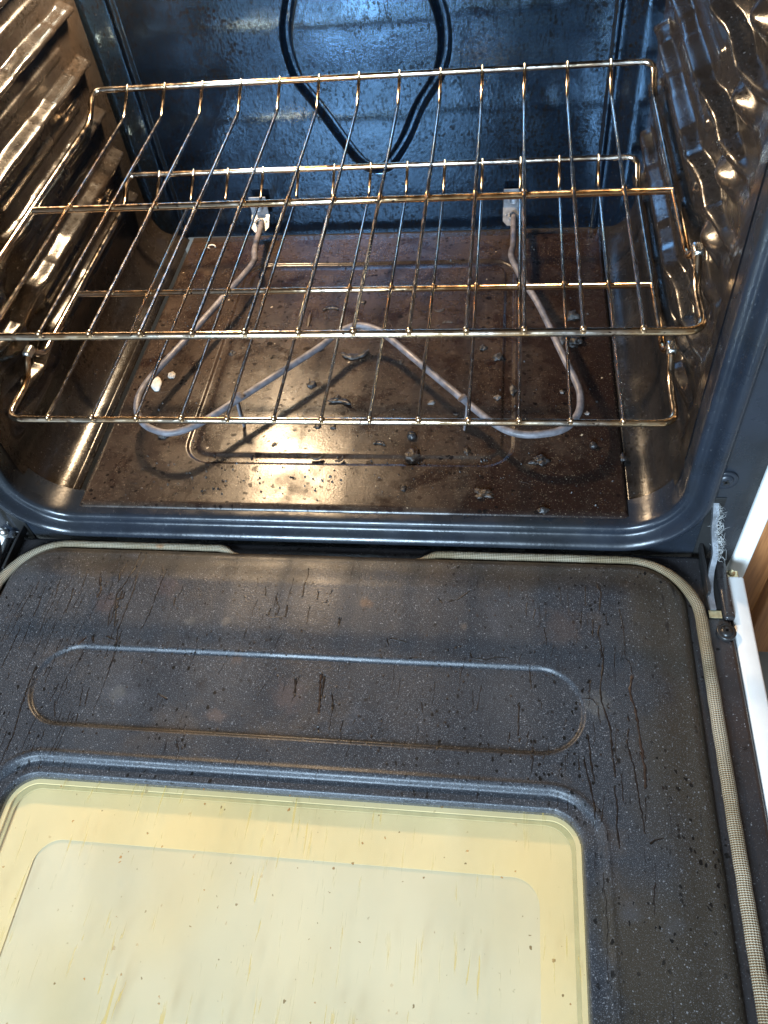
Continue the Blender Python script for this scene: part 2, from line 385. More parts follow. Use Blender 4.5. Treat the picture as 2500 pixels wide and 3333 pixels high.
# front frame swept round the opening
def rr_loop(cx, hx, z0, z1, r, n=14, seg=0.02):
    pts = []; nor = []
    for (sx, sz, a0) in ((1, 0, -math.pi / 2), (1, 1, 0), (-1, 1, math.pi / 2), (-1, 0, math.pi)):
        ox = cx + sx * (hx - r); oz = (z1 - r) if sz else (z0 + r)
        for k in range(n + 1):
            a = a0 + math.pi / 2 * k / n; pts.append((ox + r * math.cos(a), oz + r * math.sin(a))); nor.append((math.cos(a), math.sin(a)))
    P = []; N = []; m = len(pts)
    for i in range(m):
        P.append(pts[i]); N.append(nor[i]); j = (i + 1) % m
        L = math.hypot(pts[j][0] - pts[i][0], pts[j][1] - pts[i][1]); q = int(L / seg)
        for k in range(1, q): t = k / q; P.append((pts[i][0] * (1 - t) + pts[j][0] * t, pts[i][1] * (1 - t) + pts[j][1] * t)); N.append(nor[i])
    return np.array(P), np.array(N)
P, N = rr_loop(XC, HW, ZF, ZT, 0.046)
prof = catmull([(0.0008, 0.027, 0), (0.0006, 0.013, 0), (0.0006, 0.0010, 0), (0.0018, -0.0026, 0), (0.0045, -0.0042, 0), (0.0080, -0.0050, 0), (0.0105, -0.0080, 0), (0.0130, -0.0120, 0), (0.0160, -0.0140, 0), (0.0195, -0.0135, 0), (0.0225, -0.0100, 0), (0.0242, -0.0050, 0), (0.0262, -0.0028, 0), (0.0290, -0.0026, 0)], 4)
rows = [np.c_[P[:, 0] + N[:, 0] * q.x, np.full(len(P), q.y - 0.007), P[:, 1] + N[:, 1] * q.x] for q in prof]
XO, ZB_, ZT_ = 0.3375, -0.056, 0.475
last = rows[-1]; tgt = []
for (x, _, z), (nx, nz) in zip(last, N):
    c = []
    if abs(nx) > 1e-6: c.append(((XO if nx > 0 else -XO) - x) / nx)
    if abs(nz) > 1e-6: c.append(((ZT_ if nz > 0 else ZB_) - z) / nz)
    t = min(v for v in c if v > 0); tgt.append((x + nx * t, -0.0096, z + nz * t))
tgt = np.array(tgt)
rows.append(last * 0.5 + tgt * 0.5); rows.append(tgt); rows.append(tgt + np.array([0, 0.02, 0]))
R = np.stack(rows, 0)
frame = grid('front_frame', R[..., 0], R[..., 1], R[..., 2], M['frame'], oven, cv=True, flip=False)
def washer_screw(x, y, z, ax, mat, parent, r=0.0085):
    m = MB(); m.lathe((x, y, z), ax, [(r * 0.55, 0.001), (r * 0.95, 0.0022), (r, 0.0012), (r, -0.001)], 32)
    m.lathe((x, y, z), ax, [(0, 0.0034), (r * 0.3, 0.0034), (r * 0.55, 0.0028), (r * 0.66, 0.0012), (r * 0.66, 0)], 28)
    a = Vector(ax).normalized()
    o = m.build('screw', mat, parent)
    s = MB(); h = 0.0009
    for q in (0.4, 0.4 + math.pi / 2):
        u = a.orthogonal().normalized(); v = a.cross(u); dvec = u * math.cos(q) + v * math.sin(q); w = a.cross(dvec)
        c = Vector((x, y, z)) + a * 0.0037
        s.poly([c + dvec * r * 0.3 + w * h, c - dvec * r * 0.3 + w * h, c - dvec * r * 0.3 - w * h, c + dvec * r * 0.3 - w * h], 0.0004, a)
    V = s.V; o.data.materials.append(M['shade_black'])
    bm = bmesh.new(); bm.from_mesh(o.data)
    for k in range(0, len(V), 8):
        vs = [bm.verts.new(v) for v in V[k:k + 8]]
        bm.faces.new(vs[0:4]).material_index = 1
    bm.to_mesh(o.data); bm.free()
    return o
washer_screw(0.3105, -0.010, 0.0600, (0, -1, 0), M['frame'], frame, 0.0095)
washer_screw(-0.3215, -0.010, -0.0385, (0, -1, 0), M['frame'], frame, 0.0095)
m = MB(); m.lathe((-0.3315, -0.013, -0.030), (0.3, -1, 0.2), [(0, 0.003), (0.002, 0.0028), (0.0042, 0.0012), (0.0046, -0.004)], 20); m.build('rivet', M['steel'], frame)
for sx in (1, -1):
    m = MB(); m.box((sx * 0.3105 - 0.006, -0.0106, -0.052), (sx * 0.3105 + 0.006, -0.006, 0.038), 0.0004); m.build('hinge_slot_shade', M['shade_black'], frame)  # black plate on the frame, the slot's shade put into its colour
# white body panels
for x0, x1 in ((0.3392, 0.3545), (-0.3545, -0.3392)):
    m = MB(); m.box((x0, -0.010, -0.32), (x1, 0.60, 0.472), 0.0025, smooth=True); m.build('side_panel', M['white'], oven)
m = MB(); m.box((-0.3545, -0.010, 0.4765), (0.3545, 0.60, 0.505), 0.004, smooth=True); m.build('cooktop', M['white'], oven)
m = MB(); m.box((-0.3375, 0.018, -0.32), (0.3375, 0.03, -0.058)); m.build('drawer_front', M['white'], oven)

# heating element with its two wall brackets and two feet
ELEM = [(-0.1433,0.3286,0.03),(-0.1638,0.2657,0.03),(-0.1873,0.1964,0.03),(-0.2056,0.1466,0.03),(-0.2121,0.1196,0.03),(-0.2098,0.0981,0.03),(-0.2014,0.0811,0.03),(-0.1876,0.069,0.03),(-0.1654,0.0632,0.03),(-0.1416,0.0755,0.03),(-0.1107,0.1088,0.03),(-0.0787,0.1442,0.03),(-0.0433,0.184,0.03),(-0.0296,0.204,0.03),(-0.0099,0.2177,0.03),(0.0124,0.2108,0.03),(0.0282,0.1954,0.03),(0.0686,0.1492,0.03),(0.1057,0.1073,0.03),(0.1296,0.0811,0.03),(0.1502,0.067,0.03),(0.1722,0.0655,0.03),(0.1944,0.0731,0.03),(0.2071,0.0935,0.03),(0.2093,0.1174,0.03),(0.2048,0.1392,0.03),(0.1952,0.1718,0.03),(0.1743,0.2465,0.03),(0.1581,0.2896,0.03),(0.1458,0.3314,0.03)]
ep = [(-0.1525, 0.438, 0.0225), (-0.152, 0.415, 0.024), (-0.1475, 0.360, 0.0285)] + [tuple(p) for p in ELEM] + [(0.1475, 0.360, 0.0285), (0.1475, 0.415, 0.024), (0.1475, 0.438, 0.0225)]
m = MB(); m.tube(catmull(ep, 6), 0.0034, 14); el = m.build('heating_element', M['element'], oven)
for x in (-0.1545, 0.1462):
    m = MB(); m.box((x - 0.0105, 0.4300, 0.022), (x + 0.0105, 0.4315, 0.052), 0.0005)
    c = Vector((x, 0.422, 0.024)); up = Vector((0, -0.55, 0.83)).normalized(); sl = Vector((0, 0.83, 0.55)).normalized(); rt = Vector((1, 0, 0))
    m.poly([c + rt * a + sl * b for a, b in ((-0.011, 0.010), (-0.011, -0.006), (-0.006, -0.012), (0.006, -0.012), (0.011, -0.006), (0.011, 0.010))], 0.0015, up)
    for a in (-0.0075, 0.0075): m.lathe(c + rt * a + sl * 0.001, up, [(0, 0.0009), (0.0009, 0.0009), (0.0013, 0.0003), (0.0013, -0.0005)], 12)
    m.lathe((x, 0.4300, 0.040), (0, -1, 0), [(0.0, 0.0012), (0.003, 0.0012), (0.0036, 0.004), (0.0050, 0.004), (0.0056, 0.0)], 20)
    m.lathe(c + up * 0.0002 - sl * 0.002, up, [(0.0038, 0.005), (0.0048, 0.0045), (0.0055, 0.0)], 20)
    m.build('mounting_bracket', M['zinc'], el)
for x, y in ((-0.111, 0.1101), (0.1057, 0.1079)):
    m = MB(); s = 1 if x > 0 else -1
    m.tube([(x - s * 0.006, y - 0.004, 0.0335), (x, y, 0.0355), (x + s * 0.002, y + 0.001, 0.030), (x + s * 0.001, y - 0.004, 0.015), (x - s * 0.001, y - 0.008, 0.001)], [0.002, 0.0035, 0.004, 0.0038, 0.0036], 8, squash=0.4); m.build('support_foot', M['element'], el)
m = MB(); m.lathe((-0.20, 0.4415, 0.405), (0, -1, 0), [(0.034, 0.0), (0.034, 0.003), (0.029, 0.004), (0.027, 0.0)], 32); m.build('lamp_socket', M['zinc'], oven)
# ------------------------------------------------------------------ the dropped door
ZD, GXC, GHX = -0.018, -0.0055, 0.2975
door = MB(); door.box((-0.3255, -0.56, -0.050), (0.3255, -0.0165, -0.0310), 0.004, smooth=True)
M['door_flange'] = enamel('door_flange_enamel', (0.026, 0.024, 0.026), (0.04, 0.03, 0.02), 0.3, 0.26, 0.5, spots=0.15, bump=0.15)
door = door.build('oven_door', M['door_flange'], oven)
DRIPS = [(1.2,[(0.2105,-0.0322),(0.2116,-0.0391)]),(1.2,[(0.2196,-0.0539),(0.2206,-0.0604),(0.2232,-0.0668),(0.2218,-0.0749),(0.2203,-0.0844)]),(1,[(0.2167,-0.0589),(0.2231,-0.0636)]),(2.0,[(0.2197,-0.096),(0.2186,-0.1044),(0.2195,-0.1148),(0.2207,-0.1264),(0.2195,-0.1379),(0.2168,-0.152),(0.2174,-0.1628),(0.2203,-0.1746),(0.2226,-0.1848),(0.2223,-0.1963),(0.2228,-0.2061),(0.2228,-0.2056),(0.2234,-0.2177),(0.2224,-0.2295),(0.2238,-0.241),(0.2222,-0.2512),(0.2227,-0.2611),(0.2237,-0.2685)]),(1.2,[(0.2364,-0.0805),(0.2372,-0.096),(0.2381,-0.1109),(0.237,-0.1256),(0.2399,-0.1283),(0.2414,-0.1395)]),(3,[(0.2414,-0.1395),(0.2385,-0.1535),(0.2411,-0.1668),(0.2421,-0.1823),(0.2428,-0.1949),(0.2443,-0.2047),(0.2429,-0.2006),(0.2441,-0.2127),(0.2434,-0.2269)]),(1.6,[(0.2353,-0.1724),(0.2362,-0.1801),(0.2334,-0.193),(0.2347,-0.2029),(0.2364,-0.2101),(0.2338,-0.1999),(0.2368,-0.2119),(0.238,-0.2249),(0.2385,-0.2388),(0.2399,-0.2488),(0.2402,-0.2576)]),(1.2,[(0.2148,-0.167),(0.2144,-0.1737),(0.2158,-0.1814)]),(1.2,[(0.203,-0.161),(0.2114,-0.1618),(0.2148,-0.167)]),(1.6,[(0.206,-0.1884),(0.2071,-0.2022),(0.2073,-0.2133),(0.2071,-0.2017),(0.2081,-0.2151),(0.2094,-0.2246)]),(1.8,[(0.2022,-0.207),(0.204,-0.2178),(0.2059,-0.226),(0.2072,-0.2341),(0.2083,-0.2444),(0.2078,-0.2545)]),(1.8,[(0.1987,-0.2072),(0.1992,-0.2169)]),(1.0,[(0.2121,-0.2831),(0.2121,-0.2924),(0.2124,-0.3054),(0.2126,-0.3189),(0.2112,-0.3331),(0.2114,-0.3467)]),(1.2,[(0.228,-0.2162),(0.2277,-0.228),(0.2276,-0.2373)]),(1.0,[(0.2438,-0.2868),(0.2424,-0.2969),(0.2418,-0.3078)]),(1.4,[(0.2428,-0.2638),(0.2462,-0.2614),(0.2529,-0.2593)]),(1.5,[(0.1576,-0.1677),(0.1564,-0.1825),(0.1574,-0.1979)]),(1.3,[(-0.2569,-0.0803),(-0.2563,-0.096),(-0.2565,-0.1113),(-0.2563,-0.131),(-0.2564,-0.1438)]),(1.3,[(-0.2639,-0.1216),(-0.2643,-0.141),(-0.2648,-0.1614)]),(1.6,[(-0.2307,-0.081),(-0.2285,-0.0913),(-0.2291,-0.1066)]),(1.2,[(-0.2242,-0.0593),(-0.2227,-0.0771),(-0.2236,-0.0876)]),(3.5,[(-0.2095,-0.0677),(-0.2073,-0.0765),(-0.204,-0.0816),(-0.2057,-0.0903)]),(1.6,[(-0.1828,-0.0374),(-0.1821,-0.0576),(-0.1839,-0.072),(-0.1886,-0.0861),(-0.1858,-0.0996),(-0.1849,-0.1161)]),(1.5,[(-0.1765,-0.0372),(-0.1764,-0.061),(-0.1746,-0.0821),(-0.1758,-0.1025),(-0.176,-0.1206),(-0.1741,-0.1333)]),(2.6,[(-0.1934,-0.0617),(-0.1908,-0.0723)]),(1.8,[(-0.1842,-0.0807),(-0.1848,-0.0979),(-0.1807,-0.1176)]),(1.4,[(-0.1514,-0.0564),(-0.1519,-0.0707),(-0.153,-0.088),(-0.1531,-0.0981),(-0.1546,-0.1131),(-0.1573,-0.1213)]),(1.6,[(-0.1351,-0.0847),(-0.1344,-0.0956)]),(1.3,[(-0.1892,-0.1031),(-0.1858,-0.1178)]),(1.2,[(-0.2462,-0.071),(-0.2438,-0.092)]),(1.1,[(-0.2006,-0.0418),(-0.199,-0.0637)]),(1.8,[(-0.2355,-0.1568),(-0.2352,-0.1778),(-0.2335,-0.198),(-0.2317,-0.2161),(-0.2311,-0.231)]),(1.2,[(-0.1905,-0.1723),(-0.1872,-0.1896),(-0.1854,-0.2063)]),(1.1,[(-0.1849,-0.172),(-0.1831,-0.1893)]),(1.2,[(-0.2101,-0.1852),(-0.2043,-0.2005)]),(1.2,[(-0.2269,-0.1563),(-0.2277,-0.1655)]),(1.8,[(-0.1951,-0.0898),(-0.193,-0.0915),(-0.1905,-0.0896)]),(2.2,[(-0.187,-0.0912),(-0.1815,-0.0892),(-0.1821,-0.0824)]),(3,[(-0.2016,-0.1283),(-0.2062,-0.1365)]),(2.2,[(-0.197,-0.1265),(-0.1936,-0.1343)]),(2,[(-0.1841,-0.1274),(-0.1758,-0.1302)]),(1.6,[(-0.1481,-0.1444),(-0.1477,-0.1505)]),(1.8,[(-0.1167,-0.1797),(-0.1262,-0.1752),(-0.1225,-0.1736)]),(1.4,[(-0.0996,-0.2144),(-0.0962,-0.2195),(-0.0954,-0.2273)]),(1.2,[(-0.1918,-0.047),(-0.1907,-0.0652)]),(1.8,[(-0.1802,-0.0539),(-0.183,-0.0649)]),(2.2,[(-0.1843,-0.0995),(-0.1823,-0.0961)]),(1.8,[(-0.1057,-0.1235),(-0.1048,-0.1298)]),(1.6,[(-0.0242,-0.0498),(-0.0232,-0.0585),(-0.0244,-0.0706),(-0.024,-0.0815)]),(1.5,[(-0.016,-0.0903),(-0.0158,-0.1001),(-0.016,-0.1073)]),(2,[(0.0101,-0.0997),(0.0111,-0.1084)]),(1.8,[(0.0549,-0.1171),(0.068,-0.1203)]),(1.4,[(0.0515,-0.1173),(0.0543,-0.1248)]),(3.2,[(0.0025,-0.1498),(0.0034,-0.1599),(0.0045,-0.1712),(0.006,-0.185)]),(2.2,[(0.0054,-0.1511),(0.006,-0.1641),(0.006,-0.1725)]),(2,[(0.013,-0.1665),(0.0153,-0.1734),(0.0153,-0.1803)]),(2.4,[(-0.0174,-0.1553),(-0.0157,-0.1653),(-0.0153,-0.171)]),(1.4,[(0.0899,-0.0774),(0.0943,-0.0821),(0.1065,-0.0783),(0.1177,-0.068)]),(1.2,[(0.0252,-0.1879),(0.0247,-0.1986)]),(1.1,[(-0.0578,-0.072),(-0.0552,-0.0837)]),(1.6,[(0.157,-0.165),(0.1565,-0.1851),(0.1577,-0.1979)]),(1.4,[(-0.0522,-0.1001),(-0.0459,-0.1031),(-0.0349,-0.1009),(-0.0345,-0.0911)]),(1.2,[(-0.0492,-0.0934),(-0.0493,-0.1)]),(1.2,[(-0.0471,-0.0817),(-0.042,-0.0931),(-0.0422,-0.0997)]),(3,[(-0.0186,-0.1129),(-0.0188,-0.1161)]),(1,[(0.0831,-0.168),(0.0852,-0.1788)]),(2.5,[(0.0069,-0.1944),(0.008,-0.1996)]),(1.6,[(-0.0022,-0.0831),(-0.0031,-0.0864)]),(1.6,[(-0.0355,-0.0895),(-0.0344,-0.0993)]),(1.4,[(0.0712,-0.1344),(0.0818,-0.1338)]),(1.6,[(0.118,-0.126),(0.1208,-0.1317),(0.1312,-0.1329),(0.1389,-0.13),(0.1492,-0.1302)]),(2.2,[(0.1073,-0.122),(0.1077,-0.1243)]),(2.2,[(0.1106,-0.1211),(0.111,-0.1234)]),(2.6,[(0.1009,-0.1246),(0.1013,-0.1268)]),(1.4,[(0.0006,-0.0729),(-0.0008,-0.078)]),(1.4,[(-0.0106,-0.0751),(-0.0107,-0.0835)])]
def door_mat():
    n = NT('door_enamel'); p = n.pos()
    c = n.mix(n.ramp(n.noise(p, 8, 4), 0.35, 0.65), (0.024, 0.026, 0.031), (0.033, 0.036, 0.042))
    sx = n.n('ShaderNodeSeparateXYZ', {0: p})
    wob = n.math('MULTIPLY', n.math('SUBTRACT', n.noise(p, 16, 4), 0.5), 0.09)
    gr = n.math('MAXIMUM', n.ramp(n.math('ADD', sx.outputs[0], wob), 0.225, 0.275), n.ramp(n.math('ADD', sx.outputs[1], wob), -0.075, -0.045, 0, 0.8))
    gr = n.math('MAXIMUM', gr, n.math('MULTIPLY', n.ramp(n.math('ADD', sx.outputs[0], wob), 0.19, 0.215), n.ramp(sx.outputs[1], -0.27, -0.31)))
    c = n.mix(n.math('MULTIPLY', gr, 0.72), c, (0.040, 0.030, 0.017))
    c = n.mix(n.ramp(n.noise(n.map(p, loc=(2, 4, 0)), 13, 5, 0.6), 0.56, 0.72, 0, 0.4), c, (0.075, 0.055, 0.040))
    c = n.mix(n.ramp(n.noise(n.map(p, loc=(7, 2, 0)), 20, 3, 0.5), 0.60, 0.75, 0, 0.35), c, (0.075, 0.080, 0.095))
    fl = n.math('MULTIPLY', n.ramp(n.noise(p, 1500, 2, 0.6), 0.56, 0.70), n.math('SUBTRACT', 0.65, n.math('MULTIPLY', gr, 0.3)))
    c = n.mix(fl, c, (0.26, 0.27, 0.30))
    c = n.mix(n.math('MULTIPLY', dots(n, p, 700, 0.42, 0.22), 0.45), c, (0.34, 0.35, 0.37))
    sm = n.ramp(n.noise(p, 12, 4), 0.36, 0.6, 0.15, 1.0)
    sp = n.math('MAXIMUM', dots(n, n.map(p, scale=(1, 0.75, 1)), 330, 0.5, 0.26, (3, 1, 2)), dots(n, n.map(p, scale=(1, 0.7, 1)), 190, 0.30, 0.10, (1, 5, 2)))
    c = n.mix(n.math('MULTIPLY', sp, sm), c, (0.004, 0.004, 0.004))
    st = n.noise(n.map(p, scale=(300, 26, 50)), 1.0, 4, 0.6, 0.6)
    k = n.math('MULTIPLY', n.ramp(st, 0.62, 0.68), n.ramp(n.noise(p, 10, 3), 0.46, 0.62))
    c = n.mix(n.math('MULTIPLY', k, 0.8), c, (0.007, 0.005, 0.005))
    for x, y, r, col, a in ((-0.068, -0.140, 0.0065, (0.10, 0.065, 0.05), .6), (-0.075, -0.1905, 0.0095, (0.13, 0.09, 0.075), .7), (-0.035, -0.200, 0.005, (0.12, 0.085, 0.06), .5), (0.031, -0.0845, 0.0065, (0.14, 0.075, 0.04), .8), (0.113, -0.103, 0.004, (0.15, 0.11, 0.08), .7), (-0.196, -0.095, 0.012, (0.10, 0.06, 0.05), .5), (-0.145, -0.075, 0.013, (0.09, 0.055, 0.05), .5), (-0.085, -0.108, 0.005, (0.14, 0.12, 0.10), .6), (-0.02, -0.171, 0.016, (0.10, 0.07, 0.065), .6), (0.215, -0.166, 0.012, (0.12, 0.115, 0.105), .7), (-0.16, -0.176, 0.008, (0.13, 0.13, 0.12), .6), (-0.093, -0.165, 0.0075, (0.008, 0.008, 0.01), .7), (-0.115, -0.110, 0.006, (0.13, 0.12, 0.105), .6), (0.19, -0.10, 0.02, (0.085, 0.06, 0.05), .5)):
        d = n.n('ShaderNodeVectorMath', {0: p, 1: (x, y, ZD)}, operation='DISTANCE').outputs['Value']
        d = n.math('ADD', d, n.math('MULTIPLY', n.math('SUBTRACT', n.noise(p, 150, 4), 0.5), r * 1.8))
        c = n.mix(n.math('MULTIPLY', n.ramp(d, r * 1.1, r * 0.35), a * 0.6), c, col)
    r = n.ramp(n.noise(p, 15, 5), 0.3, 0.75, 0.33, 0.52)
    nb = n.bump(n.noise(p, 30, 2), 0.10, 0.004); nb = n.bump(n.noise(p, 560, 3), 0.35, 0.0006, nb)
    return n.end(n.pbsdf(base=c, rough=r, ior=1.5, normal=nb, spec=0.32).outputs[0])
M['door'] = door_mat()
# inner panel: height field with rolled edge, pressed stadium groove, window rim and opening
PX0, PX1, PY0, PY1 = -0.3045, 0.2925, -0.555, -0.0290
WCX, WHX, WY1 = -0.0115, 0.2125, -0.2440                       # window opening: centre, half width, top edge
xs = np.linspace(PX0, PX1, 640); ys = np.r_[np.linspace(PY0, -0.40, 70)[:-1], np.linspace(-0.40, PY1, 420)]
X, Y = np.meshgrid(xs, ys, indexing='ij')
def panel_z(X, Y):
    s = rrect_sdf(X, Y, (PX0 + PX1) / 2, (PY0 + PY1) / 2, (PX1 - PX0) / 2, (PY1 - PY0) / 2, 0.044)
    Z = np.full_like(X, ZD)
    Z -= 0.013 * np.where(s > -0.012, 1 - np.sqrt(np.clip(1 - ((s + 0.012) / 0.012) ** 2, 0, 1)), 0)
    Z -= 0.004 * ss(-0.040, -0.012, s)
    st = rrect_sdf(X, Y, -0.0145, -0.1715, 0.2185, 0.0345, 0.0335)
    Z -= 0.0026 * ss(0.0015, -0.0015, st)
    w = rrect_sdf(X, Y, WCX, WY1 - 0.18, WHX, 0.18, 0.024)
    Z -= 0.0042 * ss(0.0125, 0.0090, w)
    Z += 0.0010 * np.exp(-((w - 0.0150) / 0.0020) ** 2)
    Z -= 0.009 * ss(0.0006, -0.0022, w)
    Z += 0.0008 * (vnoise(X, Y, 14, 12) - 0.5) * ss(0.01, 0.03, w)
    return Z, w, s
Z, w, s = panel_z(X, Y)
V = np.stack([X, Y, Z], -1).reshape(-1, 3); F = grid_faces(*X.shape)
wv = w.reshape(-1); sv = s.reshape(-1)
F = F[(wv[F].max(1) > -0.0035) & (sv[F].max(1) < 0.0015)]
used = np.unique(F); rem = np.full(len(V), -1); rem[used] = np.arange(len(used))
inner = mesh_np('inner_panel', V[used], rem[F], M['door'], door)
# burnt drips: thin raised beads that follow the panel
M['drip'] = simple('burnt_grease', (0.010, 0.0065, 0.0055), 0.36, vary=0.5, scale=200, bump=0.3)
M['drip_brown'] = simple('brown_grease', (0.026, 0.015, 0.011), 0.34, vary=0.5, scale=200, bump=0.3)
def pz(x, y):
    return float(panel_z(np.array([x]), np.array([y]))[0][0])
md = MB()
def drip(tgt, pts, w):
    P = []
    for (x0, y0), (x1, y1) in zip(pts[:-1], pts[1:]):
        L = math.hypot(x1 - x0, y1 - y0); k = max(2, int(L / 0.0022))
        for i in range(k): t = i / k; P.append((x0 + (x1 - x0) * t, y0 + (y1 - y0) * t))
    P.append(pts[-1]); Q = []; Rr = []
    run = []
    def flush():
        if len(run) > 2: tgt.tube([q for q, _ in run], [r for _, r in run], 6, squash=0.35)
        run.clear()
    for i, (x, y) in enumerate(P):
        x += random.gauss(0, 0.00022); t = i / max(1, len(P) - 1)
        r = w * 0.00030 * (0.55 + 0.9 * random.random()) * (1.25 if i < 3 else 1.0) * (0.5 if i == len(P) - 1 else 1)
        if random.random() < 0.015 and 2 < i < len(P) - 3: flush(); continue
        if rrect_sdf(np.array([x]), np.array([y]), WCX, WY1 - 0.18, WHX, 0.18, 0.024)[0] < 0.001: flush(); continue
        run.append(((x, y, pz(x, y) + 0.0001), r))
    flush()
for w_, pts in DRIPS:
    if w_ >= 3.0:
        mb_ = MB(); drip(mb_, pts, w_)
        if mb_.V: bd = mb_.build('brown_drip', M['drip_brown'], door); bd['label'] = 'wide brown grease run on the door panel'
    else: drip(md, pts, w_)
for i in range(170):                                             # short runs, mostly left and right
    u = random.random()
    x = random.uniform(-0.285, -0.17) if u < 0.5 else (random.uniform(0.16, 0.245) if u < 0.72 else random.uniform(-0.17, 0.16))
    y = random.uniform(-0.24, -0.055); L = random.uniform(0.006, 0.034) * (1.3 if u < 0.5 else 0.7)
    pts = [(x, y)]
    for k in range(4): pts.append((pts[-1][0] + random.gauss(-0.0004, 0.0006), pts[-1][1] - L / 4))
    drip(md, pts, random.uniform(0.5, 1.0))
for i in range(1100):                                             # splatter specks
    if random.random() < 0.35: x = random.uniform(-0.24, 0.2); y = -0.137 - 0.069 * (random.random() < 0.35) + random.gauss(0, 0.007)
    elif random.random() < 0.4: x = random.uniform(-0.2, 0.2); y = random.gauss(-0.07, 0.014)
    else: x = random.uniform(-0.28, 0.26); y = random.uniform(-0.235, -0.05)
    if y < -0.23 or y > -0.045: continue
    r = random.choice((0.0004, 0.0005, 0.0006, 0.0009)) * random.uniform(0.8, 1.3); z = pz(x, y)
    n_ = 6; a0 = random.random() * 6; el_ = random.uniform(1, 1.7)
    Vv = [(x + r * math.cos(a0 + 6.283 * k / n_) * random.uniform(.8, 1.2), y + el_ * r * math.sin(a0 + 6.283 * k / n_), z - 0.0001) for k in range(n_)] + [(x, y, z + r * 0.35)]
    md.add(Vv, [(k, (k + 1) % n_, n_) for k in range(n_)])
d1 = md.build('burnt_drips', M['drip'], door); d1['label'] = 'thin black burnt drips and specks on the door panel'
d1['kind'] = 'stuff'

# window: thin glass, cream baffle below it and dotted outer pane
def glass_mat():
    n = NT('stained_window_glass'); p = n.pos()
    geo = n.n('ShaderNodeNewGeometry')
    cs = n.math('ABSOLUTE', n.n('ShaderNodeVectorMath', {0: geo.outputs['Normal'], 1: geo.outputs['Incoming']}, operation='DOT_PRODUCT').outputs['Value'])
    fr = n.math('ADD', 0.05, n.math('MULTIPLY', 0.95, n.math('POWER', n.math('SUBTRACT', 1.0, cs), 5.0)))
    sh = n.n('ShaderNodeMixShader', {0: fr, 1: n.n('ShaderNodeBsdfTransparent', {0: (0.97, 0.97, 0.90, 1)}).outputs[0], 2: n.n('ShaderNodeBsdfGlossy', {'Roughness': 0.03}).outputs[0]}).outputs[0]
    film = n.n('ShaderNodeBsdfDiffuse', {0: n.mix(n.ramp(n.noise(n.map(p, loc=(3, 3, 0)), 7, 4), 0.35, 0.65), (0.80, 0.70, 0.48), (0.74, 0.56, 0.26))}).outputs[0]
    fa = n.ramp(n.noise(n.map(p, scale=(1, 0.45, 1)), 10, 4, 0.5), 0.3, 0.75, 0.08, 0.32)
    sh = n.n('ShaderNodeMixShader', {0: fa, 1: sh, 2: film}).outputs[0]
    st = n.ramp(n.noise(n.map(p, scale=(260, 22, 1)), 1.0, 3, 0.6, 0.5), 0.60, 0.68, 0, 0.6)
    st = n.math('MULTIPLY', st, n.ramp(n.noise(p, 20, 3), 0.40, 0.60))
    sh = n.n('ShaderNodeMixShader', {0: st, 1: sh, 2: n.n('ShaderNodeBsdfDiffuse', {0: (0.55, 0.38, 0.10, 1)}).outputs[0]}).outputs[0]
    sp = n.math('MAXIMUM', dots(n, p, 95, 0.12, 0.42, (2, 1, 0)), dots(n, p, 210, 0.26, 0.22, (5, 1, 0)))
    sp = n.math('MULTIPLY', sp, n.ramp(n.noise(p, 30, 2), 0.4, 0.6, 0.25, 0.9))
    spc = n.mix(n.ramp(n.noise(p, 60, 1), 0.4, 0.6), (0.42, 0.18, 0.04), (0.16, 0.10, 0.04))
    sh = n.n('ShaderNodeMixShader', {0: sp, 1: sh, 2: n.n('ShaderNodeBsdfDiffuse', {0: spc}).outputs[0]}).outputs[0]
    return n.end(sh)
M['glass'] = glass_mat()
def rr2d(cx, cy, hx, hy, r, n=10):
    out = []
    for sx, sy, a0 in ((1, -1, -math.pi / 2), (1, 1, 0), (-1, 1, math.pi / 2), (-1, -1, math.pi)):
        for k in range(n + 1):
            a = a0 + math.pi / 2 * k / n; out.append((cx + sx * (hx - r) + r * math.cos(a), cy + sy * (hy - r) + r * math.sin(a)))
    return out
m = MB(); V = [(x, y, -0.0275) for x, y in rr2d(WCX, WY1 - 0.155, WHX + 0.001, 0.156, 0.024)]
m.add(V, [list(range(len(V)))], smooth=False); win = m.build('window_glass', M['glass'], door)
def ring(name, z, outer, inner_, mat, thick=0.001, parent=None):
    m = MB(); n_ = len(outer)
    V = [(x, y, z) for x, y in outer] + [(x, y, z) for x, y in inner_] + [(x, y, z - thick) for x, y in inner_]
    m.add(V, [(i, (i + 1) % n_, n_ + (i + 1) % n_, n_ + i) for i in range(n_)] + [(n_ + i, n_ + (i + 1) % n_, 2 * n_ + (i + 1) % n_, 2 * n_ + i) for i in range(n_)], smooth=False)
    return m.build(name, mat, parent)
M['seal'] = simple('green_glass_edge', (0.50, 0.43, 0.25), 0.3, vary=0.1)
M['baffle'] = simple('yellowed_baffle', (0.79, 0.625, 0.37), 0.38, vary=0.06, scale=12, bump=0.05)
big = rr2d(WCX, WY1 - 0.155, WHX + 0.003, 0.158, 0.024)
ring('window_seal', -0.0300, big, rr2d(WCX, WY1 - 0.155, WHX - 0.0050, 0.1500, 0.018), M['baffle'], 0.0015, door)
ring('glass_edge', -0.0325, big, rr2d(WCX, WY1 - 0.155, WHX - 0.0078, 0.1472, 0.018), M['seal'], 0.001, door)
ring('window_baffle', -0.0350, big, rr2d(-0.0085, -0.42, 0.1800, 0.1330, 0.018), M['baffle'], 0.0004, door)
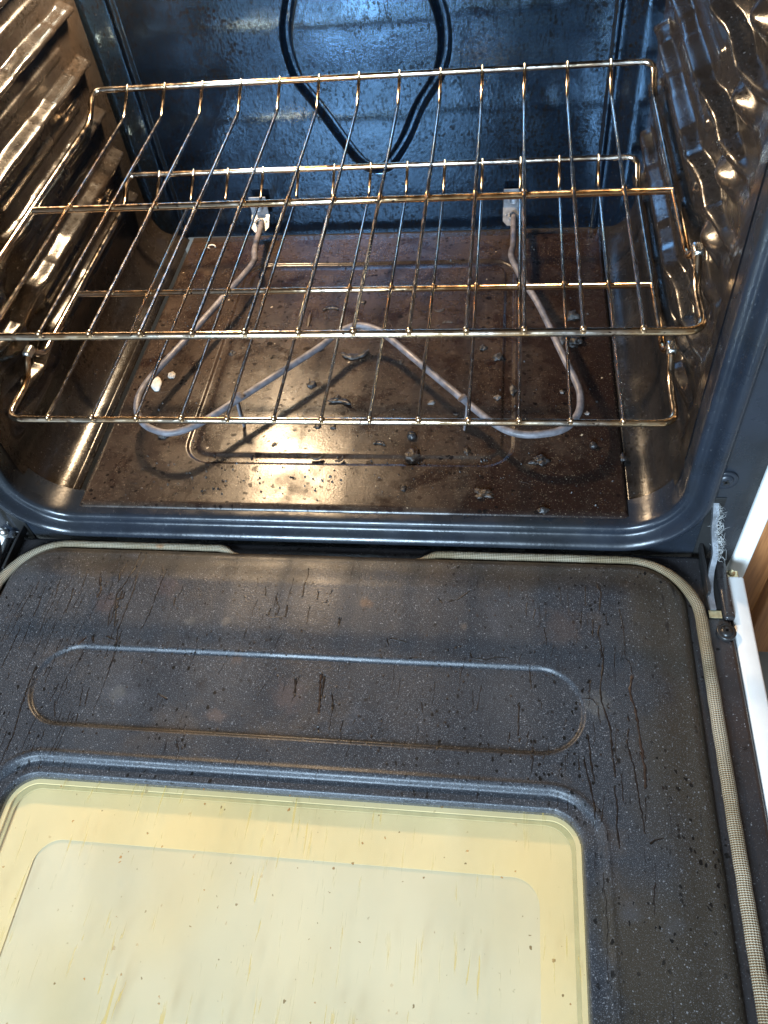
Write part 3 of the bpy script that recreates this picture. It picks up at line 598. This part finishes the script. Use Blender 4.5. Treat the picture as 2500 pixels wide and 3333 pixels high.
def outer_pane_mat():
    n = NT('dotted_outer_pane'); p = n.pos()
    v = n.vor(n.map(p, rot=(0, 0, 0.785)), 620, 'F1', 0.0)
    dt = n.ramp(v.outputs['Distance'], 0.30, 0.42, 0.35, 0.0)
    c = n.mix(n.ramp(n.noise(p, 9, 3), 0.3, 0.7), (0.73, 0.635, 0.485), (0.66, 0.58, 0.45))
    c = n.mix(dt, c, (0.60, 0.52, 0.36))
    return n.end(n.pbsdf(base=c, rough=0.15).outputs[0])
M['outer'] = outer_pane_mat()
m = MB(); m.box((-0.230, -0.558, -0.049), (0.208, -0.240, -0.0362)); m.build('outer_pane', M['outer'], door)
# cut the slab under the window so that the panes are seen
bm = bmesh.new(); bm.from_mesh(door.data)
top = [f for f in bm.faces if f.normal.z > 0.99 and f.calc_area() > 0.1]
bmesh.ops.delete(bm, geom=top, context='FACES_ONLY')
zt = -0.0310; o_ = [(-0.3215, -0.556), (0.3215, -0.556), (0.3215, -0.0205), (-0.3215, -0.0205)]; i_ = [(-0.232, -0.552), (0.210, -0.552), (0.210, -0.238), (-0.232, -0.238)]
vo = [bm.verts.new((x, y, zt)) for x, y in o_]; vi = [bm.verts.new((x, y, zt)) for x, y in i_]; vl = [bm.verts.new((x, y, -0.0495)) for x, y in i_]
for k in range(4):
    j = (k + 1) % 4; bm.faces.new((vo[k], vo[j], vi[j], vi[k])); bm.faces.new((vi[k], vi[j], vl[j], vl[k]))
bm.normal_update(); bm.to_mesh(door.data); bm.free()

# braided gasket
def gasket_mat():
    n = NT('braided_gasket'); uv = n.n('ShaderNodeTexCoord').outputs['UV']
    s = n.n('ShaderNodeSeparateXYZ', {0: uv}); U = n.math('MULTIPLY', s.outputs[0], 6.2832 / 0.0030); Vv = n.math('MULTIPLY', s.outputs[1], 6.2832 * 9)
    a = n.math('SINE', n.math('ADD', U, Vv)); b = n.math('SINE', n.math('SUBTRACT', U, Vv))
    h = n.math('MULTIPLY', n.math('ADD', n.math('MULTIPLY', a, b), 1.0), 0.5)
    p = n.pos()
    g = n.ramp(n.noise(p, 14, 6, 0.65), 0.38, 0.66)
    c = n.mix(g, (0.42, 0.36, 0.26), (0.24, 0.18, 0.10))
    d = n.n('ShaderNodeVectorMath', {0: p, 1: (-0.1675, -0.030, -0.018)}, operation='DISTANCE').outputs['Value']
    c = n.mix(n.ramp(d, 0.008, 0.005, 0, 0.8), c, (0.42, 0.16, 0.04))
    c = n.mix(n.ramp(h, 0.22, 0.55), (0.10, 0.075, 0.04), c)
    return n.end(n.pbsdf(base=c, rough=0.65, normal=n.bump(h, 0.9, 0.0009)).outputs[0])
M['gasket'] = gasket_mat()
gx0, gx1, gy1, gr_ = -0.3105, 0.3005, -0.0270, 0.056
def gpath(sx):
    ex = gx1 if sx > 0 else gx0; tx = 0.068 if sx > 0 else -0.093; P = []
    n1 = 46
    for k in range(n1): t = k / n1; P.append((tx + (ex - sx * gr_ - tx) * t, gy1 - 0.006 * (1 - ss(0, 0.12, np.array(t))), 0))
    for k in range(26): a = math.pi / 2 * k / 26; P.append((ex - sx * gr_ + sx * gr_ * math.sin(a), gy1 - gr_ + gr_ * math.cos(a), 0))
    for k in range(60): t = k / 59; P.append((ex + sx * 0.002 * t, gy1 - gr_ - t * 0.46, 0))
    return P
for sx in (-1, 1):
    P = gpath(sx); Rr = [0.0012 + 0.0026 * float(ss(0, 0.10, np.array(i / 46))) + 0.0011 * float(ss(46, 76, np.array(float(i)))) for i in range(len(P))]
    Rr = [r * random.uniform(0.97, 1.03) for r in Rr]; P = [(x + random.gauss(0, 0.00012), y + random.gauss(0, 0.00012), -0.0310 + 0.0045) for (x, y, _), r in zip(P, Rr)]
    m = MB(); m.tube(P, Rr, 18, squash=0.85); m.build('gasket', M['gasket'], door)
washer_screw(0.3187, -0.0918, -0.0300, (0, 0, 1), M['black'], door, 0.0075)
# hinge pocket on each side of the door: black sheet painted as its inner shade
for sx in (1, -1):
    m = MB(); m.box((sx * 0.3125 - 0.0062, -0.079, -0.0312), (sx * 0.3125 + 0.0062, -0.022, -0.0303)); pk = m.build('hinge_pocket_shade', M['shade_black'], door)
    m = MB(); m.box((sx * 0.3125 - 0.0050, -0.0790, -0.0300), (sx * 0.3125 + 0.0050, -0.0722, -0.0292), 0.0002); m.build('pocket_floor', M['brass'], door)
    m = MB(); m.box((sx * 0.3225 - 0.0038, -0.080, -0.034), (sx * 0.3225 + 0.0050, -0.020, -0.0270), 0.0025, smooth=True); m.build('hinge_cover', M['door_flange'], door)
    # the arm comes out of the slot in the frame, dips and runs into the pocket: flat bar of its own thickness
    arm = catmull([(0.3095, -0.003, 0.035), (0.3100, -0.014, 0.024), (0.3115, -0.0185, 0.008), (0.3140, -0.0220, -0.004), (0.3150, -0.029, -0.0125), (0.3125, -0.040, -0.022), (0.3105, -0.056, -0.0265), (0.3112, -0.072, -0.0288)], 6)
    m = MB(); V = []
    for i, q in enumerate(arm):
        t = i / (len(arm) - 1); w_ = 0.0022; hgt = 0.0055 - 0.002 * t
        a = arm[max(0, i - 1)]; b = arm[min(len(arm) - 1, i + 1)]; tn = (b - a).normalized(); up = Vector((1, 0, 0)).cross(tn).normalized()
        for du, dv in ((-1, 1), (1, 1), (1, -1), (-1, -1)): v = q + Vector((1, 0, 0)) * du * w_ + up * dv * hgt * 0.5; V.append((v.x if sx > 0 else -v.x - 0.009, v.y, v.z))
    m.add(V, [tuple(q) for q in grid_faces(len(arm), 4, False, True, sx < 0)] + [(0, 1, 2, 3), (len(V) - 4, len(V) - 3, len(V) - 2, len(V) - 1)], smooth=False); m.build('hinge_arm', M['zinc'], door)
    m = MB(); m.box((sx * 0.3085 - 0.0012, -0.060, -0.0300), (sx * 0.3085 + 0.0012, -0.010, -0.021), 0.0005); m.build('hinge_plate', M['black'], door)
# white outer skin of the door, folded up round its edge
m = MB()
for sx in (1, -1): m.box((min(sx * 0.3262, sx * 0.3410), -0.57, -0.085), (max(sx * 0.3262, sx * 0.3410), -0.036, -0.0315), 0.002, smooth=True)
m.box((-0.3410, -0.57, -0.092), (0.3410, -0.036, -0.0855), 0.002, smooth=True); m.build('door_skin', M['cream_white'] if 'cream_white' in M else M['white'], door)
m = MB(); m.box((0.3275, -0.036, -0.060), (0.3385, -0.0275, -0.036), 0.0008); m.lathe((0.333, -0.0300, -0.0358), (0, 0, 1), [(0, 0.0015), (0.002, 0.0014), (0.0032, 0.0004), (0.0032, -0.001)], 16); m.build('corner_bracket', M['brass'], door)
# lint caught on the right hinge
M['lint'] = simple('grey_lint', (0.42, 0.42, 0.41), 0.9, vary=0.3)
m = MB()
for i in range(210):
    t = random.random(); q = arm[int(t * 0.62 * (len(arm) - 1))]; c = Vector((q.x + random.gauss(0.0022, 0.0016), q.y - 0.001 + random.gauss(0, 0.0012), q.z + random.gauss(0, 0.002)))
    dv = Vector((random.gauss(0.7, 0.8), random.gauss(-0.3, 0.6), random.gauss(0.2, 0.7))).normalized(); L = random.uniform(0.002, 0.0055); up = dv.orthogonal()
    m.tube([c, c + dv * L * 0.4 + up * L * random.uniform(-.3, .3), c + dv * L * 0.75 + up * L * random.uniform(-.5, .5), c + dv * L + up * L * random.uniform(-.9, .9)], [0.00012, 0.00016, 0.00012, 0.00006], 4)
li = m.build('lint', M['lint'], None); tag(li, 'grey fluffy lint caught on the right door hinge', 'lint', kind='stuff')

# ------------------------------------------------------------------ oven racks
def make_rack(loc):
    root = bpy.data.objects.new('oven_rack', None); COL.objects.link(root); root.location = loc
    hb = 0.2755; zr = -0.0044; sp_ = 0.0394; yb, zb = 0.3635, 0.0148
    def hook(s):
        return [(s * hb, 0.150, zr), (s * hb, 0.086, zr), (s * (hb + 0.001), 0.078, zr + 0.006), (s * (hb + 0.002), 0.074, zr + 0.0150), (s * (hb + 0.002), 0.066, zr + 0.0150), (s * (hb + 0.002), 0.056, zr + 0.004), (s * (hb + 0.001), 0.044, zr + 0.0)]
    L = [(-hb, yb, zb), (hb, yb, zb), (hb, 0.336, zr)] + hook(1) + [(hb + 0.001, 0.0, zr), (-hb - 0.001, 0.0, zr)] + hook(-1)[::-1] + [(-hb, 0.336, zr)]
    rr = [0.012, 0.012, 0.012] + [0.002, 0.008, 0.005, 0.004, 0.004, 0.008, 0.008] + [0.014, 0.014] + [0.008, 0.008, 0.004, 0.004, 0.005, 0.008, 0.002] + [0.012]
    m = MB(); m.tube(round_corners(L, rr, 6, True), 0.0030, 12, True); m.build('frame_rod', M['rack'], root)
    m = MB(); m.tube([(-hb, 0.1745, zr), (hb, 0.1745, zr)], 0.0029, 12); m.build('crossbar', M['rack'], root)
    for s in (-1, 1):
        m = MB(); m.box((s * (hb + 0.002) - 0.0036, 0.0635, zr + 0.0105), (s * (hb + 0.002) + 0.0036, 0.0765, zr + 0.0188), 0.0025, smooth=True); m.build('stop_tab', M['steel'], root)
    first = None
    for i in range(13):
        x = (i - 6) * sp_
        if first is None:
            m = MB(); m.tube(round_corners([(0, -0.0022, 0.0), (0, 0.332, 0.0), (0, yb + 0.001, zb + 0.0028)], 0.004, 4), 0.0015, 8)
            for y in (0, 0.1745): m.lathe((0, y - 0.001, -0.0012), (0, 0, 1), [(0, 0.0029), (0.0014, 0.0025), (0.0022, 0.0010), (0.0026, -0.002)], 10)
            m.lathe((0, -0.0022, 0), (0, -1, 0), [(0.0017, -0.002), (0.0024, 0.0), (0.0016, 0.0014), (0, 0.0018)], 10)
            w = m.build('wire', M['rack'], root); first = w
        else:
            w = first.copy(); COL.objects.link(w); w.parent = root
        w.location = (x, 0, 0)
    return root
rack = make_rack((-0.0048, 0.0173, 0.0971))
tag(rack, 'lower chrome oven rack just above the heating element', 'oven rack', 'oven racks')
up_ = rack.copy(); COL.objects.link(up_); up_.location = (-0.0043, 0.0066, 0.1943)
for ch in list(rack.children):
    c = ch.copy(); COL.objects.link(c); c.parent = up_
tag(up_, 'upper chrome oven rack, the topmost with gold tinted wires', 'oven rack', 'oven racks')

# ------------------------------------------------------------------ burnt crumbs on the bottom panel
DEBRIS = [('husk',-0.072,0.2647,0.0056,0.0197,'dark cracked husk lying lengthwise left of the element peak'),('strip',-0.0501,0.2803,0.018,0.0053,'short charred strip beside the dark husk behind the element peak'),('lump',-0.0155,0.2944,0.0076,0.0095,'black crumb half hidden behind a rack wire above the element peak'),('strip',0.0695,0.2794,0.0112,0.0046,'thin grey charred sliver right of the rack wires near the back'),('strip',0.0798,0.2566,0.0109,0.0064,'twisted grey charred scrap between the element peak and its right arm'),('strip',-0.0138,0.2089,0.0301,0.0067,'long curved grey charred strip just below the element peak'),('lump',-0.0529,0.2145,0.0126,0.0054,'flat black crumb cluster touching the left arm of the element'),('lump',-0.0522,0.1605,0.012,0.0077,'jagged black crumb on the shadow of the left element arm'),('strip',-0.0199,0.1328,0.0249,0.0058,'black curled scrap with pointed ends in the middle of the floor panel'),('lump',-0.0228,0.1411,0.0084,0.0067,'black crumb resting against the curled scrap mid floor'),('lump',0.1343,0.2014,0.0125,0.0095,'round grey burnt lump right of the right element arm'),('lump',0.1497,0.1535,0.0075,0.0124,'oblong grey burnt lump inside the right element loop'),('pebble',0.1346,0.1429,0.0079,0.0059,'small pale grey pebble of ash inside the right element loop'),('lump',0.1188,0.2157,0.0096,0.0079,'small dark broken crumb above the round grey lump'),('lump',0.0355,0.1956,0.0061,0.0069,'small brown crumb under the right side of the element peak'),('ball',0.0557,0.0893,0.0095,0.0087,'shiny black ball of burnt food in front of the lower rack'),('lump',0.0584,0.0659,0.0147,0.0147,'largest brown black burnt lump in front of the lower rack'),('strip',0.026,0.0786,0.0118,0.0044,'dark flat shard right of the glare and left of the black ball'),('strip',-0.0314,0.0623,0.0125,0.0041,'curved black shard right beside the bright glare'),('strip',-0.0095,0.0595,0.0093,0.0053,'stubby black shard second to the right of the bright glare'),('lump',-0.0369,0.102,0.0078,0.0049,'black crumb under the front rail of the lower rack'),('lump',-0.0217,0.1017,0.0065,0.0061,'black crumb with a notch beside another under the front rail'),('lump',-0.0753,0.0778,0.0045,0.0055,'tiny black crumb at the upper left of the glare'),('lump',0.108,0.0719,0.0077,0.0096,'dull brown crusty lump near the right front of the panel'),('lump',0.0536,0.0253,0.0057,0.0057,'small black crumb nearest the front edge of the panel'),('pile',0.1247,0.0212,0.0162,0.0088,'flattened purple black burnt pile at the right front'),('lump',0.0713,0.1356,0.0069,0.0059,'pale flecked crumb between the element arm and front rail'),('strip',0.0955,0.1208,0.0065,0.0035,'tiny brown flake beside the right element foot'),('chip',-0.2187,0.163,0.0146,0.0155,'largest cream coloured eggshell like chip by the left element arm'),('chip',-0.205,0.1758,0.0095,0.0077,'small white flaky chip above the cream chip'),('pebble',-0.189,0.0874,0.0116,0.0078,'grey pebble like lump in front of the left element loop'),('curl',-0.2176,0.4065,0.0092,0.0057,'pale curled peel at the rear left of the floor panel'),('lump',-0.1474,0.2099,0.0083,0.0074,'small black crumb near the left groove of the panel'),('lump',-0.1366,0.2193,0.0063,0.0037,'tiny brown crumb below the rack wires left of centre'),('lump',0.2108,0.2655,0.0165,0.0129,'grey crusty chunk behind the right arm of the element'),('pile',0.2103,0.2278,0.0196,0.016,'biggest charred foil like chunk at the right of the panel'),('lump',0.1962,0.228,0.0089,0.0124,'silvery flaky scrap between the element and the biggest chunk'),('ball',0.2218,0.0799,0.0072,0.0066,'small round black ball at the right front of the panel'),('pebble',0.2186,0.1222,0.0052,0.0045,'tiny silvery bit right of the right element loop'),('pebble',0.1962,0.1512,0.0046,0.0043,'tiny pale pebble inside the right element loop below the pale grey one'),('pile',0.1741,0.0607,0.0168,0.0092,'blue black burnt pile in front of the right element loop'),('lump',0.2471,0.066,0.0062,0.0077,'black crumb against the right edge of the panel'),('lump',0.209,0.1702,0.0057,0.0074,'brown crumb touching the outer side of the right element arm'),('lump',0.1762,0.0038,0.0109,0.0061,'reddish black burnt crumb stuck on the front lip')]
def char_mat(name, a, b, rough=0.45):
    n = NT(name); p = n.pos()
    c = n.mix(n.ramp(n.noise(p, 260, 5, 0.65), 0.38, 0.66), a, b)
    return n.end(n.pbsdf(base=c, rough=rough, normal=n.bump(n.noise(p, 420, 4, 0.6), 0.7, 0.0012)).outputs[0])
CM = {'black': char_mat('charred_black', (0.008, 0.007, 0.007), (0.030, 0.026, 0.026), 0.35), 'grey': char_mat('charred_grey', (0.02, 0.018, 0.018), (0.040, 0.037, 0.036)), 'brown': char_mat('charred_brown', (0.016, 0.010, 0.007), (0.045, 0.030, 0.021)), 'pale': char_mat('pale_ash', (0.05, 0.046, 0.045), (0.17, 0.155, 0.15), 0.6), 'cream': char_mat('cream_shell', (0.38, 0.36, 0.33), (0.54, 0.52, 0.48), 0.6)}
def lump_mesh(name, mat, sx, sy, sz, seed, rough=0.35, sub=3):
    bm = bmesh.new(); bmesh.ops.create_icosphere(bm, subdivisions=sub, radius=1.0); r = random.Random(seed); o = Vector((r.random() * 90, r.random() * 90, r.random() * 90))
    from mathutils import noise as mn
    for v in bm.verts:
        d = 1 + rough * (mn.noise(v.co * 1.5 + o) + 0.7 * mn.noise(v.co * 3.7 + o) + 0.3 * mn.noise(v.co * 8 + o))
        v.co = Vector((v.co.x * d * sx, v.co.y * d * sy, max(-0.35, v.co.z * d) * sz))
    for f in bm.faces: f.smooth = True
    me = bpy.data.meshes.new(name); bm.to_mesh(me); bm.free(); me.materials.append(mat); return me
def strip_mesh(name, mat, L, w, seed, bend):
    r = random.Random(seed); n = 14; V = []; F = []
    for i in range(n):
        t = i / (n - 1) - 0.5; half = w * 0.5 * (1 - (2 * t) ** 4) ** 0.5 * (0.75 + 0.4 * r.random()) + 0.0002
        x = t * L; y = bend * L * (0.25 - t * t) * 1.6; z = 0.0006 + abs(t) ** 2 * L * 0.30 + r.random() * 0.0004
        V += [(x, y - half, z + w * 0.30), (x, y + half, z + w * 0.22), (x, y + half * 0.9, z + w * 0.22 - 0.0009), (x, y - half * 0.9, z + w * 0.30 - 0.0009), ]
    F = [tuple(q) for q in grid_faces(n, 4, False, True, True)] + [(0, 1, 2, 3), tuple(range(4 * n - 1, 4 * n - 5, -1))]
    me = bpy.data.meshes.new(name); me.from_pydata(V, [], F); me.update()
    me.polygons.foreach_set('use_smooth', [True] * len(F)); me.materials.append(mat); return me
for i, (kind, x, y, l, w, lab) in enumerate(DEBRIS):
    nm = {'husk': 'burnt_husk', 'strip': 'burnt_scrap', 'lump': 'burnt_crumb', 'ball': 'burnt_ball', 'pebble': 'ash_pebble', 'chip': 'shell_chip', 'pile': 'burnt_pile', 'curl': 'peel_curl'}[kind]
    a = 0.0
    key = 'pale' if ('pale' in lab or 'silver' in lab) else 'grey' if 'grey' in lab else 'brown' if ('brown' in lab or 'purple' in lab) else 'black'
    if kind == 'chip': key = 'cream'
    w2 = w / 0.72                                   # depth is foreshortened in the picture
    if kind == 'strip':
        if l < w2: l, w2 = w2, l; a = 1.5
        a += random.uniform(-0.35, 0.35) + (0.5 if 'long curved' in lab or 'stubby' in lab else 0)
        me = strip_mesh(nm, CM[key], l, max(0.0022, min(w2, l * 0.32)), i, random.choice((-0.5, 0.5, 0.8)))
    elif kind == 'husk': me = lump_mesh(nm, CM['brown'], l * 0.5, w2 * 0.5, l * 0.4, i, 0.2)
    elif kind == 'ball': me = lump_mesh(nm, CM[key], l * 0.5, l * 0.5, l * 0.5, i, 0.12)
    elif kind == 'pile': me = lump_mesh(nm, CM[key], l * 0.42, w2 * 0.40, min(l, w2) * 0.15, i, 0.8, 4)
    elif kind == 'chip': me = lump_mesh(nm, CM[key], l * 0.42, w2 * 0.5, l * 0.16, i, 0.25); a = 0.4
    elif kind == 'curl':
        m = MB(); o = m.tube([(l * 0.5 * math.cos(t * 4.4), w2 * 0.5 * math.sin(t * 4.4), 0.001 + 0.001 * t) for t in np.linspace(0, 1, 16)], 0.0009, 6, squash=1.0).build(nm, CM['cream'], None)
        o.location = (x, y, 0.0012); tag(o, lab, 'peel', 'burnt crumbs on the oven floor'); continue
    else: me = lump_mesh(nm, CM[key], l * 0.42, w2 * 0.36, min(l, w2) * 0.24, i, 0.6)
    o = bpy.data.objects.new(nm, me); COL.objects.link(o)
    zb = 0.0 if 0.0 < y else -0.003
    zz = min(v.co.z for v in me.vertices)
    o.location = (x, y, zb + 0.0002 - zz * 0.85); o.rotation_euler = (0, 0, a)
    tag(o, lab, {'strip': 'scrap', 'chip': 'chip', 'pebble': 'pebble', 'ball': 'burnt ball', 'husk': 'husk'}.get(kind, 'crumb'), 'burnt crumbs on the oven floor')
m = MB()
for i in range(2400):
    x = random.uniform(-0.24, 0.24); y = random.uniform(0.008, 0.40) if i % 5 else random.gauss(0.04, 0.02)
    if y < 0.004: continue
    if vnoise(np.array([x]), np.array([y]), 14, 21)[0] < random.random() * 0.9: continue
    r = 0.0003 + 0.0015 * random.random() ** 3; a0 = random.random() * 6; e_ = random.uniform(0.6, 1.4)
    Vv = [(x + r * math.cos(a0 + 1.2566 * k) * random.uniform(.7, 1.3), y + r * e_ * math.sin(a0 + 1.2566 * k), -0.0008) for k in range(5)] + [(x + random.gauss(0, r * .3), y, 0.0004 + r * random.uniform(0.5, 1.1))]
    m.add(Vv, [(k, (k + 1) % 5, 5) for k in range(5)], smooth=False)
tiny = m.build('crumbs', CM['black'], None); tag(tiny, 'scatter of tiny black crumbs over the oven bottom panel', 'crumbs', kind='stuff')
m = MB()
for i in range(16):
    x = random.uniform(-0.22, 0.22); y = random.uniform(0.01, 0.30); a = random.random() * 6.3; L = random.uniform(0.004, 0.014); q = Vector((x, y, 0.0012)); P = [q]
    for k in range(7): a += random.gauss(0, 0.45); q = q + Vector((math.cos(a), math.sin(a), random.gauss(0, 0.05))) * L / 7; P.append(q)
    m.tube(P, 0.00012, 4)
fib = m.build('lint', CM['brown'], None); tag(fib, 'fine brown hairs and fibres scattered over the oven bottom panel', 'fibres', kind='stuff')

# ------------------------------------------------------------------ what stands beside the range
def wood_mat():
    n = NT('oak_wood'); p = n.pos()
    g = n.noise(n.map(p, scale=(30, 30, 2.2)), 3.0, 6, 0.6, 1.2)
    c = n.mix(n.ramp(g, 0.35, 0.68), (0.36, 0.150, 0.050), (0.20, 0.075, 0.024))
    c = n.mix(n.ramp(n.noise(n.map(p, scale=(400, 400, 14)), 1.0, 3), 0.5, 0.7, 0, 0.5), c, (0.16, 0.06, 0.02))
    return n.end(n.pbsdf(base=c, rough=0.38, normal=n.bump(g, 0.15, 0.001)).outputs[0])
M['wood'] = wood_mat()
cab = empty('kitchen_cabinet', (0.70, 0.30, -0.235)); tag(cab, 'brown oak kitchen cabinet beside the white range', 'cabinet')
m = MB(); m.box((0.3620, 0.022, -0.235), (1.05, 0.60, 0.50), 0.001); m.build('face_frame', M['wood'], cab)
m = MB(); m.box((0.3905, 0.004, -0.225), (0.98, 0.0225, 0.34), 0.003, smooth=True); m.build('door', M['wood'], cab)
m = MB(); m.box((0.3620, 0.09, -0.32), (1.05, 0.60, -0.2352)); m.build('toe_kick', M['black'], cab)
def floor_mat():
    n = NT('kitchen_floor_vinyl'); p = n.pos()
    c = n.mix(n.ramp(n.noise(p, 12, 5), 0.3, 0.7), (0.34, 0.31, 0.27), (0.46, 0.43, 0.38))
    b = n.n('ShaderNodeTexBrick', {'Vector': p, 'Scale': 3.2, 'Mortar Size': 0.012, 'Color1': c, 'Color2': c, 'Mortar': (0.20, 0.18, 0.16, 1)}, offset=0.0)
    b.inputs['Brick Width'].default_value = 1.0; b.inputs['Row Height'].default_value = 1.0
    return n.end(n.pbsdf(base=b.outputs['Color'], rough=0.4).outputs[0])
m = MB(); m.add([(-6, -6, -0.32), (6, -6, -0.32), (6, 6, -0.32), (-6, 6, -0.32)], [(0, 1, 2, 3)], smooth=False)
fl = m.build('floor', floor_mat(), None); fl['kind'] = 'structure'
